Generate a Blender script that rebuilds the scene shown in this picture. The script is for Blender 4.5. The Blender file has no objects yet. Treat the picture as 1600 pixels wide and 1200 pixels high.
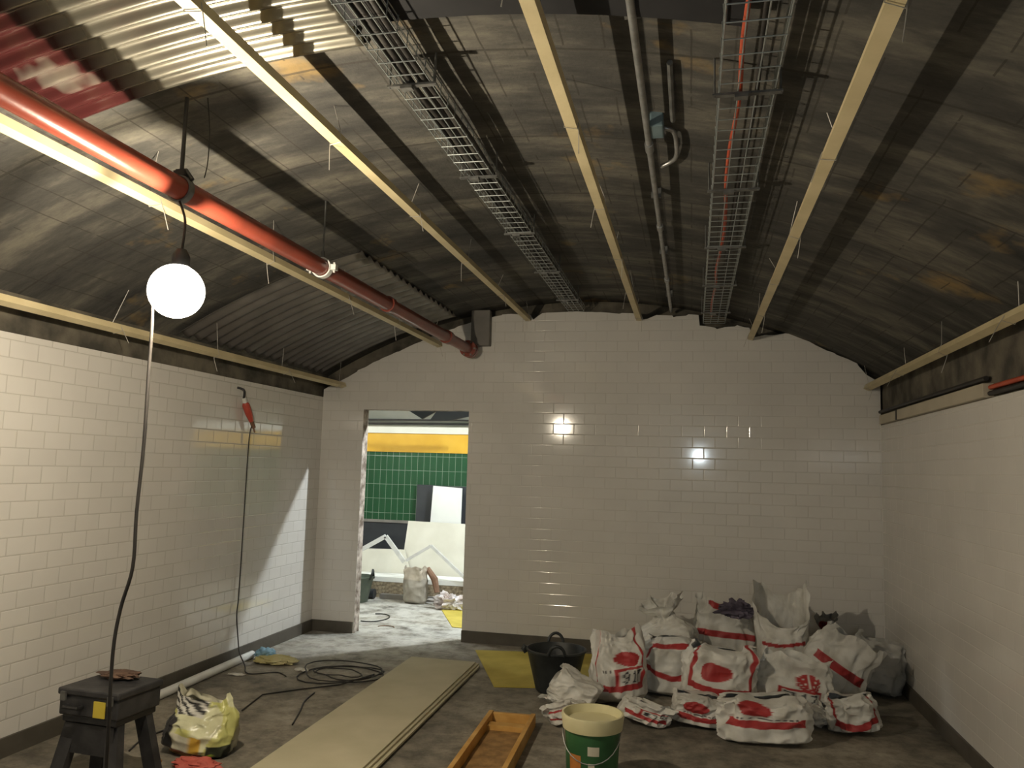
import bpy, math, random
from mathutils import Vector, Matrix, noise
random.seed(7)
scn = bpy.context.scene
col = scn.collection
PI = math.pi
# ------------------------------------------------------------------ camera
H = 1.55
FPX = 1258.3
FW = Vector((-0.2192, 0.9702, 0.1036)).normalized()
RT = Vector((0.9751, 0.2195, 0.0283)); RT = (RT - FW * RT.dot(FW)).normalized()
UP = RT.cross(FW).normalized()
cam_d = bpy.data.cameras.new('camera'); cam = bpy.data.objects.new('camera', cam_d); col.objects.link(cam)
m3 = Matrix((RT, UP, -FW)).transposed()
cam.matrix_world = Matrix.Translation((0, 0, H)) @ m3.to_4x4()
cam_d.sensor_width = 36; cam_d.sensor_fit = 'HORIZONTAL'; cam_d.lens = 36 * FPX / 1600
cam_d.clip_start = 0.02
scn.camera = cam
scn.view_settings.view_transform = 'Standard'
scn.view_settings.look = 'None'
scn.view_settings.gamma = 1
scn.view_settings.use_curve_mapping = False
scn.view_settings.exposure = 0.35

def at(px, py, Y):                 # point of the place seen at a photo pixel, at depth Y
    d = FW * FPX + RT * (px - 800) - UP * (py - 600)
    return Vector((0, 0, H)) + d * (Y / d.y)

# ------------------------------------------------------------------ room constants
D = 7.10; XL = -3.45; XR = 1.506; XD0 = -3.03; XD1 = -2.0; ZD = 2.06; HB = 0.10
CX = -0.97; ZC = -1.78; RV = 4.86
YN = -4.0                                # wall behind the photographer
def vz(x, r=RV): return ZC + math.sqrt(r * r - (x - CX) ** 2)

# ------------------------------------------------------------------ materials
def nodes(name):
    m = bpy.data.materials.new(name); m.use_nodes = True
    nt = m.node_tree; b = nt.nodes['Principled BSDF']
    return m, nt, b
def N(nt, t, **kw):
    n = nt.nodes.new(t)
    for k, v in kw.items(): setattr(n, k, v)
    return n
def rgba(c): return (c[0], c[1], c[2], 1)
def pm(name, c1, c2=None, scale=8, rough=.6, bump=0.0, bscale=40, metal=0.0, spec=.5, detail=4, lo=.35, hi=.65, coord='Object', rough2=None):
    m, nt, b = nodes(name)
    b.inputs['Roughness'].default_value = rough
    b.inputs['Metallic'].default_value = metal
    b.inputs['Specular IOR Level'].default_value = spec
    tc = N(nt, 'ShaderNodeTexCoord')
    n = N(nt, 'ShaderNodeTexNoise'); n.inputs['Scale'].default_value = scale; n.inputs['Detail'].default_value = detail
    nt.links.new(tc.outputs[coord], n.inputs['Vector'])
    r = N(nt, 'ShaderNodeValToRGB'); r.color_ramp.elements[0].position = lo; r.color_ramp.elements[1].position = hi
    r.color_ramp.elements[0].color = rgba(c1); r.color_ramp.elements[1].color = rgba(c2 or c1)
    nt.links.new(n.outputs['Fac'], r.inputs['Fac']); nt.links.new(r.outputs['Color'], b.inputs['Base Color'])
    if rough2 is not None:
        mr = N(nt, 'ShaderNodeMapRange'); mr.inputs['To Min'].default_value = rough; mr.inputs['To Max'].default_value = rough2
        nt.links.new(n.outputs['Fac'], mr.inputs['Value']); nt.links.new(mr.outputs['Result'], b.inputs['Roughness'])
    if bump:
        n2 = N(nt, 'ShaderNodeTexNoise'); n2.inputs['Scale'].default_value = bscale; n2.inputs['Detail'].default_value = 5
        nt.links.new(tc.outputs[coord], n2.inputs['Vector'])
        bp = N(nt, 'ShaderNodeBump'); bp.inputs['Strength'].default_value = bump; bp.inputs['Distance'].default_value = .01
        nt.links.new(n2.outputs['Fac'], bp.inputs['Height']); nt.links.new(bp.outputs['Normal'], b.inputs['Normal'])
    return m
def brick(name, axis, c1, c2, grout, bw, rh, mortar, rough=.1, offset=.5, bump=.35, smooth=.3, spec=.5):
    m, nt, b = nodes(name)
    b.inputs['Roughness'].default_value = rough; b.inputs['Specular IOR Level'].default_value = spec
    tc = N(nt, 'ShaderNodeTexCoord'); sp = N(nt, 'ShaderNodeSeparateXYZ'); cb = N(nt, 'ShaderNodeCombineXYZ')
    nt.links.new(tc.outputs['Object'], sp.inputs[0])
    nt.links.new(sp.outputs[axis], cb.inputs[0]); nt.links.new(sp.outputs[2], cb.inputs[1])
    def br(mo, sm):
        t = N(nt, 'ShaderNodeTexBrick'); t.offset = offset
        t.inputs['Scale'].default_value = 1; t.inputs['Brick Width'].default_value = bw; t.inputs['Row Height'].default_value = rh
        t.inputs['Mortar Size'].default_value = mo; t.inputs['Mortar Smooth'].default_value = sm
        nt.links.new(cb.outputs[0], t.inputs['Vector']); return t
    t = br(mortar, .1)
    t.inputs['Color1'].default_value = rgba(c1); t.inputs['Color2'].default_value = rgba(c2); t.inputs['Mortar'].default_value = rgba(grout)
    # slight dust over the tiles
    n = N(nt, 'ShaderNodeTexNoise'); n.inputs['Scale'].default_value = 2.2; n.inputs['Detail'].default_value = 6
    nt.links.new(tc.outputs['Object'], n.inputs['Vector'])
    mx = N(nt, 'ShaderNodeMixRGB', blend_type='MULTIPLY'); mx.inputs['Fac'].default_value = .18
    nt.links.new(t.outputs['Color'], mx.inputs['Color1']); nt.links.new(n.outputs['Fac'], mx.inputs['Color2'])
    nt.links.new(mx.outputs['Color'], b.inputs['Base Color'])
    t2 = br(mortar * 2.6, 1.0)
    inv = N(nt, 'ShaderNodeMath', operation='SUBTRACT'); inv.inputs[0].default_value = 1
    nt.links.new(t2.outputs['Fac'], inv.inputs[1])
    bp = N(nt, 'ShaderNodeBump'); bp.inputs['Strength'].default_value = bump; bp.inputs['Distance'].default_value = .004
    nt.links.new(inv.outputs[0], bp.inputs['Height']); nt.links.new(bp.outputs['Normal'], b.inputs['Normal'])
    # grout is matt
    mr = N(nt, 'ShaderNodeMapRange'); mr.inputs['To Min'].default_value = rough; mr.inputs['To Max'].default_value = .8
    nt.links.new(t.outputs['Fac'], mr.inputs['Value']); nt.links.new(mr.outputs['Result'], b.inputs['Roughness'])
    return m
def emit(name, c, s):
    m, nt, b = nodes(name)
    b.inputs['Base Color'].default_value = rgba(c)
    b.inputs['Emission Color'].default_value = rgba(c); b.inputs['Emission Strength'].default_value = s
    return m

TILE_W, TILE_H = .187, .093
M = {}
M['tile_x'] = brick('white_tile_back', 0, (.76, .735, .69), (.74, .715, .67), (.65, .62, .57), TILE_W, TILE_H, .0022, rough=.08, spec=.6)
M['tile_r'] = brick('white_tile_right', 1, (.76, .735, .69), (.74, .715, .67), (.66, .63, .58), TILE_W, TILE_H, .0022, rough=.1, bump=.2)
M['tile_y'] = brick('white_tile_side', 1, (.76, .735, .69), (.73, .705, .66), (.53, .505, .455), TILE_W, TILE_H, .0024, rough=.07, spec=.8)
M['green_tile'] = brick('green_tile', 0, (.011, .070, .026), (.009, .062, .022), (.20, .26, .20), .085, .185, .0022, rough=.2, offset=0)
M['raw'] = pm('raw_wall_edge', (.16, .12, .09), (.62, .54, .47), 14, .9, .6, 60)
M['skirt'] = pm('skirting_paint', (.070, .062, .048), (.10, .088, .07), 6, .55, .1)
M['floor'] = None
M['batten'] = pm('batten_cream', (.56, .47, .27), (.66, .56, .34), 5, .5, .1, 60)
M['pipe_red'] = pm('pipe_red', (.17, .034, .02), (.24, .046, .026), 5, .28, .05, 80)
M['steel'] = pm('galvanised_steel', (.32, .32, .31), (.46, .46, .45), 18, .38, .05, 80, metal=.75)
M['steel_dk'] = pm('dull_steel', (.10, .10, .095), (.18, .18, .17), 18, .5, .05, 80, metal=.5)
M['wire'] = pm('tie_wire', (.42, .40, .36), (.55, .52, .47), 20, .45, metal=.4)
M['basket'] = pm('basket_wire', (.30, .33, .33), (.42, .45, .44), 20, .35, metal=.6)
M['black'] = pm('black_plastic', (.012, .012, .013), (.022, .022, .024), 12, .42, .1)
M['rubber'] = pm('black_rubber', (.014, .017, .018), (.03, .034, .034), 10, .5, .15)
M['cable'] = pm('cable_black', (.015, .013, .012), (.03, .026, .022), 10, .55)
M['cable_red'] = pm('cable_red', (.42, .06, .025), (.50, .09, .035), 10, .45)
M['grey'] = pm('grey_paint', (.15, .14, .125), (.20, .185, .165), 6, .6, .1)
M['white_pl'] = pm('white_plastic', (.60, .60, .57), (.72, .72, .69), 6, .35)
M['board'] = pm('cement_board', (.47, .43, .29), (.55, .50, .35), 3, .75, .12, 90)
M['board_edge'] = pm('cement_board_edge', (.30, .26, .17), (.42, .37, .25), 20, .85)
M['yellow'] = pm('yellow_sheet', (.42, .33, .04), (.56, .45, .08), 4, .6, .1)
M['timber'] = pm('orange_timber', (.48, .25, .05), (.62, .36, .10), 9, .65, .2, 50)
M['timber_dk'] = pm('stained_timber', (.20, .11, .035), (.38, .22, .08), 14, .75, .25, 50)
M['cream'] = pm('cream_plastic', (.58, .53, .30), (.66, .61, .38), 5, .45)
M['green_pl'] = pm('green_plastic', (.025, .10, .035), (.045, .15, .055), 6, .4)
M['paper'] = pm('label_paper', (.50, .47, .36), (.58, .55, .44), 9, .7)
M['yellow_lab'] = pm('yellow_label', (.50, .38, .03), (.58, .45, .05), 9, .6)
M['brown'] = pm('brown_card', (.16, .085, .05), (.24, .14, .09), 9, .85, .2)
M['rag_red'] = pm('red_cloth', (.40, .07, .05), (.52, .13, .10), 14, .9, .3)
M['rag_yel'] = pm('yellow_cloth', (.42, .36, .13), (.55, .50, .28), 9, .9, .3)
M['rag_blue'] = pm('blue_cloth', (.14, .26, .34), (.24, .38, .45), 9, .9, .3)
M['scrap'] = pm('white_scrap', (.52, .50, .44), (.66, .64, .58), 12, .8)
M['foil'] = pm('crumpled_wrap', (.42, .34, .30), (.75, .74, .78), 9, .5, .5, 30)
M['whiteboard'] = pm('white_sheet', (.72, .73, .70), (.78, .79, .76), 3, .6)
M['creamboard'] = pm('pale_board', (.60, .58, .49), (.68, .66, .57), 3, .7)
M['charcoal'] = pm('charcoal_panel', (.018, .021, .026), (.03, .033, .038), 4, .5)
M['alu'] = pm('mill_aluminium', (.62, .62, .60), (.74, .74, .72), 12, .45, metal=.1)
M['bandyel'] = pm('yellow_band', (.56, .31, .02), (.63, .37, .035), 3, .4)
M['frieze'] = pm('frieze_cream', (.62, .61, .52), (.70, .69, .60), 3, .5)
M['cove'] = pm('cove_grey', (.36, .38, .35), (.46, .47, .44), 2, .8)
M['layers'] = pm('board_edges', (.14, .11, .07), (.34, .28, .19), 30, .85)
M['bagpaper'] = pm('grey_paper_sack', (.33, .30, .25), (.42, .38, .32), 7, .85, .2)
M['red_conn'] = pm('red_connector', (.42, .06, .04), (.5, .09, .06), 9, .4)
M['dark_box'] = pm('black_case', (.013, .013, .015), (.035, .034, .035), 12, .55, .15)
M['holder'] = pm('lamp_holder', (.012, .012, .012), (.02, .02, .02), 12, .5)

def floor_mat():
    m, nt, b = nodes('dusty_concrete_floor')
    b.inputs['Roughness'].default_value = .75
    tc = N(nt, 'ShaderNodeTexCoord')
    def noi(s, d, r=.6):
        n = N(nt, 'ShaderNodeTexNoise'); n.inputs['Scale'].default_value = s; n.inputs['Detail'].default_value = d; n.inputs['Roughness'].default_value = r
        nt.links.new(tc.outputs['Object'], n.inputs['Vector']); return n
    a = noi(1.1, 8, .7); r = N(nt, 'ShaderNodeValToRGB')
    e = r.color_ramp.elements; e[0].position = .36; e[0].color = (.12, .108, .086, 1); e[1].position = .66; e[1].color = (.42, .38, .31, 1)
    x = r.color_ramp.elements.new(.5); x.color = (.26, .232, .182, 1)
    nt.links.new(a.outputs['Fac'], r.inputs['Fac'])
    c = noi(7, 6, .75); r2 = N(nt, 'ShaderNodeValToRGB'); r2.color_ramp.elements[0].position = .38; r2.color_ramp.elements[1].position = .56
    r2.color_ramp.elements[0].color = (.42, .42, .42, 1); r2.color_ramp.elements[1].color = (1, 1, 1, 1)
    nt.links.new(c.outputs['Fac'], r2.inputs['Fac'])
    mx = N(nt, 'ShaderNodeMixRGB', blend_type='MULTIPLY'); mx.inputs['Fac'].default_value = .75
    nt.links.new(r.outputs['Color'], mx.inputs['Color1']); nt.links.new(r2.outputs['Color'], mx.inputs['Color2'])
    # plaster dust, thicker towards and beyond the doorway
    sp = N(nt, 'ShaderNodeSeparateXYZ'); nt.links.new(tc.outputs['Object'], sp.inputs[0])
    mr = N(nt, 'ShaderNodeMapRange'); mr.inputs['From Min'].default_value = 5.6; mr.inputs['From Max'].default_value = 7.6
    mr.inputs['To Max'].default_value = .85
    nt.links.new(sp.outputs[1], mr.inputs['Value'])
    mrx = N(nt, 'ShaderNodeMapRange'); mrx.inputs['From Min'].default_value = -1.2; mrx.inputs['From Max'].default_value = -2.2
    nt.links.new(sp.outputs[0], mrx.inputs['Value'])
    mm = N(nt, 'ShaderNodeMath', operation='MULTIPLY'); nt.links.new(mr.outputs[0], mm.inputs[0]); nt.links.new(mrx.outputs[0], mm.inputs[1])
    d = noi(3.5, 7, .7); dr = N(nt, 'ShaderNodeMapRange'); dr.inputs['From Min'].default_value = .36; dr.inputs['From Max'].default_value = .58
    nt.links.new(d.outputs['Fac'], dr.inputs['Value'])
    mm2 = N(nt, 'ShaderNodeMath', operation='MULTIPLY'); nt.links.new(mm.outputs[0], mm2.inputs[0]); nt.links.new(dr.outputs[0], mm2.inputs[1])
    mx2 = N(nt, 'ShaderNodeMixRGB'); nt.links.new(mm2.outputs[0], mx2.inputs['Fac'])
    nt.links.new(mx.outputs['Color'], mx2.inputs['Color1']); mx2.inputs['Color2'].default_value = (.56, .55, .51, 1)
    nt.links.new(mx2.outputs['Color'], b.inputs['Base Color'])
    bp = N(nt, 'ShaderNodeBump'); bp.inputs['Strength'].default_value = .35; bp.inputs['Distance'].default_value = .01
    nt.links.new(c.outputs['Fac'], bp.inputs['Height']); nt.links.new(bp.outputs['Normal'], b.inputs['Normal'])
    return m
M['floor'] = floor_mat()

def vault_mat():
    m, nt, b = nodes('board_marked_concrete')
    b.inputs['Roughness'].default_value = .85
    uv = N(nt, 'ShaderNodeUVMap'); tc = N(nt, 'ShaderNodeTexCoord')
    sp = N(nt, 'ShaderNodeSeparateXYZ'); nt.links.new(uv.outputs[0], sp.inputs[0])
    def noi(s, d, r=.6, vec=None):
        n = N(nt, 'ShaderNodeTexNoise'); n.inputs['Scale'].default_value = s; n.inputs['Detail'].default_value = d; n.inputs['Roughness'].default_value = r
        nt.links.new(vec or tc.outputs['Object'], n.inputs['Vector']); return n
    def math_(op, a, bv=None):
        n = N(nt, 'ShaderNodeMath', operation=op)
        if hasattr(a, 'links'): nt.links.new(a, n.inputs[0])
        else: n.inputs[0].default_value = a
        if bv is not None:
            if hasattr(bv, 'links'): nt.links.new(bv, n.inputs[1])
            else: n.inputs[1].default_value = bv
        return n.outputs[0]
    # streaky noise stretched around the arch
    mp = N(nt, 'ShaderNodeMapping'); mp.inputs['Scale'].default_value = (.55, 1.7, 1); nt.links.new(uv.outputs[0], mp.inputs['Vector'])
    a = noi(2.1, 8, .7, mp.outputs[0]); r = N(nt, 'ShaderNodeValToRGB'); e = r.color_ramp.elements
    e[0].position = .30; e[0].color = (.016, .016, .017, 1); e[1].position = .72; e[1].color = (.20, .183, .145, 1)
    x = e.new(.5); x.color = (.066, .063, .055, 1)
    nt.links.new(a.outputs['Fac'], r.inputs['Fac'])
    # ochre stains
    s = noi(1.7, 5, .6); sr = N(nt, 'ShaderNodeMapRange'); sr.inputs['From Min'].default_value = .62; sr.inputs['From Max'].default_value = .72
    sr.inputs['To Max'].default_value = .6
    nt.links.new(s.outputs['Fac'], sr.inputs['Value'])
    mx = N(nt, 'ShaderNodeMixRGB'); nt.links.new(sr.outputs[0], mx.inputs['Fac']); nt.links.new(r.outputs['Color'], mx.inputs['Color1'])
    mx.inputs['Color2'].default_value = (.34, .22, .07, 1)
    # board joints (lengthwise) and lift joints (around the arch)
    wob = math_('MULTIPLY', noi(3, 2).outputs['Fac'], .02)
    def line(coord, pitch, wid):
        f = math_('FRACT', math_('DIVIDE', math_('ADD', coord, wob), pitch))
        return math_('LESS_THAN', math_('ABSOLUTE', math_('SUBTRACT', f, .5)), wid / pitch)
    l1 = line(sp.outputs[0], .15, .0035); l2 = line(sp.outputs[1], .78, .007)
    brk = math_('GREATER_THAN', noi(2.3, 3).outputs['Fac'], .47)
    l1 = math_('MULTIPLY', l1, brk)
    ln = math_('MAXIMUM', l1, l2)
    mx2 = N(nt, 'ShaderNodeMixRGB'); nt.links.new(math_('MULTIPLY', ln, .65), mx2.inputs['Fac']); nt.links.new(mx.outputs['Color'], mx2.inputs['Color1'])
    mx2.inputs['Color2'].default_value = (.03, .025, .02, 1)
    nt.links.new(mx2.outputs['Color'], b.inputs['Base Color'])
    g = noi(14, 6, .7); hh = math_('SUBTRACT', g.outputs['Fac'], ln)
    bp = N(nt, 'ShaderNodeBump'); bp.inputs['Strength'].default_value = .5; bp.inputs['Distance'].default_value = .012
    nt.links.new(hh, bp.inputs['Height']); nt.links.new(bp.outputs['Normal'], b.inputs['Normal'])
    return m
M['vault'] = vault_mat()
M['rough_conc'] = pm('rough_concrete', (.05, .045, .035), (.16, .14, .105), 5, .9, .7, 18)
M['trunk'] = pm('trunking_cream', (.44, .39, .29), (.52, .46, .35), 4, .5)

def corr_mat(name, c1, c2, left_tint, lo, hi, rough):
    m, nt, b = nodes(name)
    b.inputs['Metallic'].default_value = .85; b.inputs['Roughness'].default_value = rough
    tc = N(nt, 'ShaderNodeTexCoord')
    n = N(nt, 'ShaderNodeTexNoise'); n.inputs['Scale'].default_value = 5; n.inputs['Detail'].default_value = 5
    nt.links.new(tc.outputs['Object'], n.inputs['Vector'])
    r = N(nt, 'ShaderNodeValToRGB'); r.color_ramp.elements[0].color = rgba(c1); r.color_ramp.elements[1].color = rgba(c2)
    r.color_ramp.elements[0].position = .35; r.color_ramp.elements[1].position = .65
    nt.links.new(n.outputs['Fac'], r.inputs['Fac'])
    n2 = N(nt, 'ShaderNodeTexNoise'); n2.inputs['Scale'].default_value = 2.5; n2.inputs['Detail'].default_value = 4
    nt.links.new(tc.outputs['Object'], n2.inputs['Vector'])
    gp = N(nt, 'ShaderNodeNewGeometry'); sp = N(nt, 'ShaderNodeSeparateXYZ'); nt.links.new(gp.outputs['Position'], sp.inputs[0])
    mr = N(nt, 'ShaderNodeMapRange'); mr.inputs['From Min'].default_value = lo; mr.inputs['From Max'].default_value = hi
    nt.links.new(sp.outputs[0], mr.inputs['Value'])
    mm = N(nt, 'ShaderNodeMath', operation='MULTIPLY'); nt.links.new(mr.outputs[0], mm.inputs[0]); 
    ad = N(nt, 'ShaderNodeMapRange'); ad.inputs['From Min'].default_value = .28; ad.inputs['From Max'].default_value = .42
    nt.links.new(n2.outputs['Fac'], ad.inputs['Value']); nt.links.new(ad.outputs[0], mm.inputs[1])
    mx = N(nt, 'ShaderNodeMixRGB'); nt.links.new(mm.outputs[0], mx.inputs['Fac']); nt.links.new(r.outputs['Color'], mx.inputs['Color1'])  # blends to a second, darker colour towards lower x
    mx.inputs['Color2'].default_value = rgba(left_tint); nt.links.new(mx.outputs['Color'], b.inputs['Base Color'])
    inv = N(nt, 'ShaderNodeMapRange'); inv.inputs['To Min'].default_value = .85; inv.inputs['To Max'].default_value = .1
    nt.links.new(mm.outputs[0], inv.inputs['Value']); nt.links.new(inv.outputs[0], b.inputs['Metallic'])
    return m
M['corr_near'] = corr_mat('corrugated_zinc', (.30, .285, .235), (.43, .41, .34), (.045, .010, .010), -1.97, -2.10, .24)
M['corr_far'] = corr_mat('corrugated_dull', (.20, .19, .175), (.32, .305, .28), (.07, .06, .055), -2.2, -3.6, .55)

def print_mat(name, rough=.55, sheer=0.0):
    m, nt, b = nodes(name)
    b.inputs['Roughness'].default_value = rough
    a = N(nt, 'ShaderNodeVertexColor', layer_name='print')
    tc = N(nt, 'ShaderNodeTexCoord'); n = N(nt, 'ShaderNodeTexNoise'); n.inputs['Scale'].default_value = 9; n.inputs['Detail'].default_value = 5
    nt.links.new(tc.outputs['Object'], n.inputs['Vector'])
    r = N(nt, 'ShaderNodeValToRGB'); r.color_ramp.elements[0].position = .3; r.color_ramp.elements[1].position = .6
    r.color_ramp.elements[0].color = (.72, .70, .66, 1); r.color_ramp.elements[1].color = (1, 1, 1, 1)
    nt.links.new(n.outputs['Fac'], r.inputs['Fac'])
    mx = N(nt, 'ShaderNodeMixRGB', blend_type='MULTIPLY'); mx.inputs['Fac'].default_value = 1
    nt.links.new(a.outputs['Color'], mx.inputs['Color1']); nt.links.new(r.outputs['Color'], mx.inputs['Color2'])
    nt.links.new(mx.outputs['Color'], b.inputs['Base Color'])
    n2 = N(nt, 'ShaderNodeTexNoise'); n2.inputs['Scale'].default_value = 26; n2.inputs['Detail'].default_value = 4
    nt.links.new(tc.outputs['Object'], n2.inputs['Vector'])
    bp = N(nt, 'ShaderNodeBump'); bp.inputs['Strength'].default_value = .3; bp.inputs['Distance'].default_value = .008
    nt.links.new(n2.outputs['Fac'], bp.inputs['Height']); nt.links.new(bp.outputs['Normal'], b.inputs['Normal'])
    return m
M['sack'] = print_mat('woven_sack')
M['carrier'] = print_mat('carrier_plastic', .32)

# ------------------------------------------------------------------ mesh builder
class MB:
    def __init__(s): s.v = []; s.f = []; s.mi = []; s.uv = None; s.c = None
    def add(s, vs, fs, mi=0):
        o = len(s.v); s.v += [Vector(v) for v in vs]; s.f += [[o + i for i in f] for f in fs]; s.mi += [mi] * len(fs)
    def box(s, c, d, rot=None, mi=0):
        c = Vector(c); d = Vector(d) / 2
        vs = [Vector((x * d.x, y * d.y, z * d.z)) for x in (-1, 1) for y in (-1, 1) for z in (-1, 1)]
        if rot is not None: vs = [rot @ v for v in vs]
        s.add([c + v for v in vs], [(0, 1, 3, 2), (4, 6, 7, 5), (0, 4, 5, 1), (2, 3, 7, 6), (0, 2, 6, 4), (1, 5, 7, 3)], mi)
    def bbox(s, lo, hi, mi=0):
        lo = Vector(lo); hi = Vector(hi); s.box((lo + hi) / 2, hi - lo, None, mi)
    def prism(s, poly, ext, mi=0):
        n = len(poly); P = [Vector(p) for p in poly]; e = Vector(ext)
        s.add(P + [p + e for p in P], [list(range(n))[::-1], list(range(n, 2 * n))] + [(i, (i + 1) % n, n + (i + 1) % n, n + i) for i in range(n)], mi)
    def tube(s, pts, r, n=8, cap=True, mi=0):
        P = [Vector(p) for p in pts]; k = len(P); R = r if isinstance(r, (list, tuple)) else [r] * k
        vs = []; prev = None
        for i, p in enumerate(P):
            t = (P[min(i + 1, k - 1)] - P[max(i - 1, 0)])
            t = t.normalized() if t.length > 1e-9 else Vector((0, 0, 1))
            if prev is None:
                a = Vector((0, 0, 1)) if abs(t.z) < .9 else Vector((1, 0, 0)); x = t.cross(a).normalized()
            else:
                x = prev - t * prev.dot(t)
                x = x.normalized() if x.length > 1e-6 else t.cross(Vector((0.3, .5, .8))).normalized()
            prev = x; y = t.cross(x)
            vs += [p + (x * math.cos(2 * PI * j / n) + y * math.sin(2 * PI * j / n)) * R[i] for j in range(n)]
        fs = [(i * n + j, i * n + (j + 1) % n, (i + 1) * n + (j + 1) % n, (i + 1) * n + j) for i in range(k - 1) for j in range(n)]
        if cap: fs += [list(range(n))[::-1], list(range((k - 1) * n, k * n))]
        s.add(vs, fs, mi)
    def lathe(s, prof, c, n=40, axis='Z', mi=0, close=False):
        c = Vector(c); vs = []
        for r, z in prof:
            for j in range(n):
                a = 2 * PI * j / n
                p = Vector((r * math.cos(a), r * math.sin(a), z))
                if axis == 'Y': p = Vector((p.x, p.z, p.y))
                if axis == 'X': p = Vector((p.z, p.y, p.x))
                vs.append(c + p)
        k = len(prof)
        fs = [(i * n + j, i * n + (j + 1) % n, (i + 1) * n + (j + 1) % n, (i + 1) * n + j) for i in range(k - 1) for j in range(n)]
        if close: fs += [((k - 1) * n + j, (k - 1) * n + (j + 1) % n, (j + 1) % n, j) for j in range(n)]
        s.add(vs, fs, mi)
    def grid(s, P, nu, nv, closeu=False, mi=0):       # P: list of nv+1 rows with nu(+1) points
        w = nu if closeu else nu + 1
        fs = [(j * w + i, j * w + (i + 1) % w, (j + 1) * w + (i + 1) % w, (j + 1) * w + i) for j in range(nv) for i in range(nu)]
        s.add(P, fs, mi)
    def sphere(s, c, r, n=20, m=12, mi=0):
        s.lathe([(max(1e-4, r * math.sin(PI * i / m)), -r * math.cos(PI * i / m)) for i in range(m + 1)], c, n, mi=mi)
    def build(s, name, mats, parent=None, smooth=None, bevel=0, loc=None):
        me = bpy.data.meshes.new(name)
        lo = Vector((min(v.x for v in s.v), min(v.y for v in s.v), min(v.z for v in s.v)))
        hi = Vector((max(v.x for v in s.v), max(v.y for v in s.v), max(v.z for v in s.v)))
        if parent is not None: o0 = wloc(parent)
        elif loc is not None: o0 = Vector(loc)
        else: o0 = Vector(((lo.x + hi.x) / 2, (lo.y + hi.y) / 2, lo.z))
        me.from_pydata([v - o0 for v in s.v], [], s.f); me.update()
        mats = mats if isinstance(mats, (list, tuple)) else [mats]
        for mt in mats: me.materials.append(M[mt] if isinstance(mt, str) else mt)
        for p, i in zip(me.polygons, s.mi): p.material_index = i
        if s.c:
            ca = me.color_attributes.new('print', 'FLOAT_COLOR', 'POINT')
            for i, c in enumerate(s.c): ca.data[i].color = (c[0], c[1], c[2], 1)
        if s.uv:
            ul = me.uv_layers.new(name='UVMap')
            for l in me.loops: ul.data[l.index].uv = s.uv[l.vertex_index]
        if smooth is not None:
            me.polygons.foreach_set('use_smooth', [True] * len(me.polygons))
            if smooth < 3.1: me.set_sharp_from_angle(angle=smooth)
        ob = bpy.data.objects.new(name, me); col.objects.link(ob)
        if parent is not None: ob.parent = parent
        else: ob.location = o0
        if bevel:
            b = ob.modifiers.new('bevel', 'BEVEL'); b.width = bevel; b.segments = 2; b.limit_method = 'ANGLE'
        return ob
def wloc(o):
    p = Vector(o.location)
    while o.parent: o = o.parent; p = p + Vector(o.location)
    return p
def tag(o, label, cat, group=None, kind=None):
    if label: o['label'] = label
    if cat: o['category'] = cat
    if group: o['group'] = group
    if kind: o['kind'] = kind
    return o
def thing(name, loc, label, cat, group=None):
    o = bpy.data.objects.new(name, None); o.empty_display_size = .05; col.objects.link(o); o.location = loc
    return tag(o, label, cat, group)
def struct(mb, name, mats, smooth=None, loc=(0, 0, 0), label=None):
    o = mb.build(name, mats, None, smooth, 0, loc); o['kind'] = 'structure'
    if label: o['label'] = label
    return o
def dup(root, loc):
    c = root.copy(); col.objects.link(c); c.location = loc
    for ch in root.children:
        k = ch.copy(); col.objects.link(k); k.parent = c
    return c
SM = math.radians(40)

# ------------------------------------------------------------------ the room
m = MB(); m.bbox((-8, YN - .2, -.12), (4.5, 10.6, 0)); struct(m, 'floor', 'floor', label='dusty bare concrete floor')
m = MB(); m.bbox((XL - .15, YN, 0), (XL, D + .12, 2.174)); struct(m, 'wall_left', 'tile_y', label='glossy white tiled wall at left')
m = MB(); m.bbox((XL - .17, YN, 2.174), (XL - .02, D + .12, 2.75)); struct(m, 'wall_left_upper', 'rough_conc', label='bare rough concrete strip above the left tiles')
m = MB(); m.bbox((XR, YN, 0), (XR + .15, D + .12, 1.98)); struct(m, 'wall_right', 'tile_r', label='glossy white tiled wall at right')
m = MB(); m.bbox((XR + .02, YN, 1.98), (XR + .17, D + .12, 2.75)); struct(m, 'wall_right_upper', 'rough_conc', label='bare concrete strip above the right tiles')
m = MB(); m.bbox((XL - .15, YN - .15, 0), (XR + .15, YN, 3.3)); struct(m, 'wall_front', 'tile_x', label='tiled wall behind the viewpoint')
# back wall: ragged top edge of the tiling, door opening, raw edges
top = [(-3.45, 2.25), (-3.37, 2.29), (-3.27, 2.335), (-3.11, 2.43), (-2.9, 2.53), (-2.73, 2.605), (-2.5, 2.70), (-2.35, 2.765), (-2.26, 2.80),
       (-2.17, 2.83), (-1.99, 2.885), (-1.85, 2.915), (-1.72, 2.945), (-1.56, 2.955), (-1.465, 2.955), (-1.42, 2.90), (-1.34, 2.96), (-1.2, 2.965), (-1.03, 2.965), (-.85, 2.955), (-.62, 2.945),
       (-.45, 2.935), (-.43, 2.885), (-.31, 2.925), (-.18, 2.925), (-.17, 2.90), (-.04, 2.925), (.045, 2.925), (.055, 2.83), (.2, 2.80), (.37, 2.825), (.47, 2.80), (.50, 2.72), (.63, 2.74),
       (.79, 2.755), (.955, 2.68), (1.15, 2.58), (1.33, 2.49), (1.40, 2.40), (1.506, 2.33)]
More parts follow.
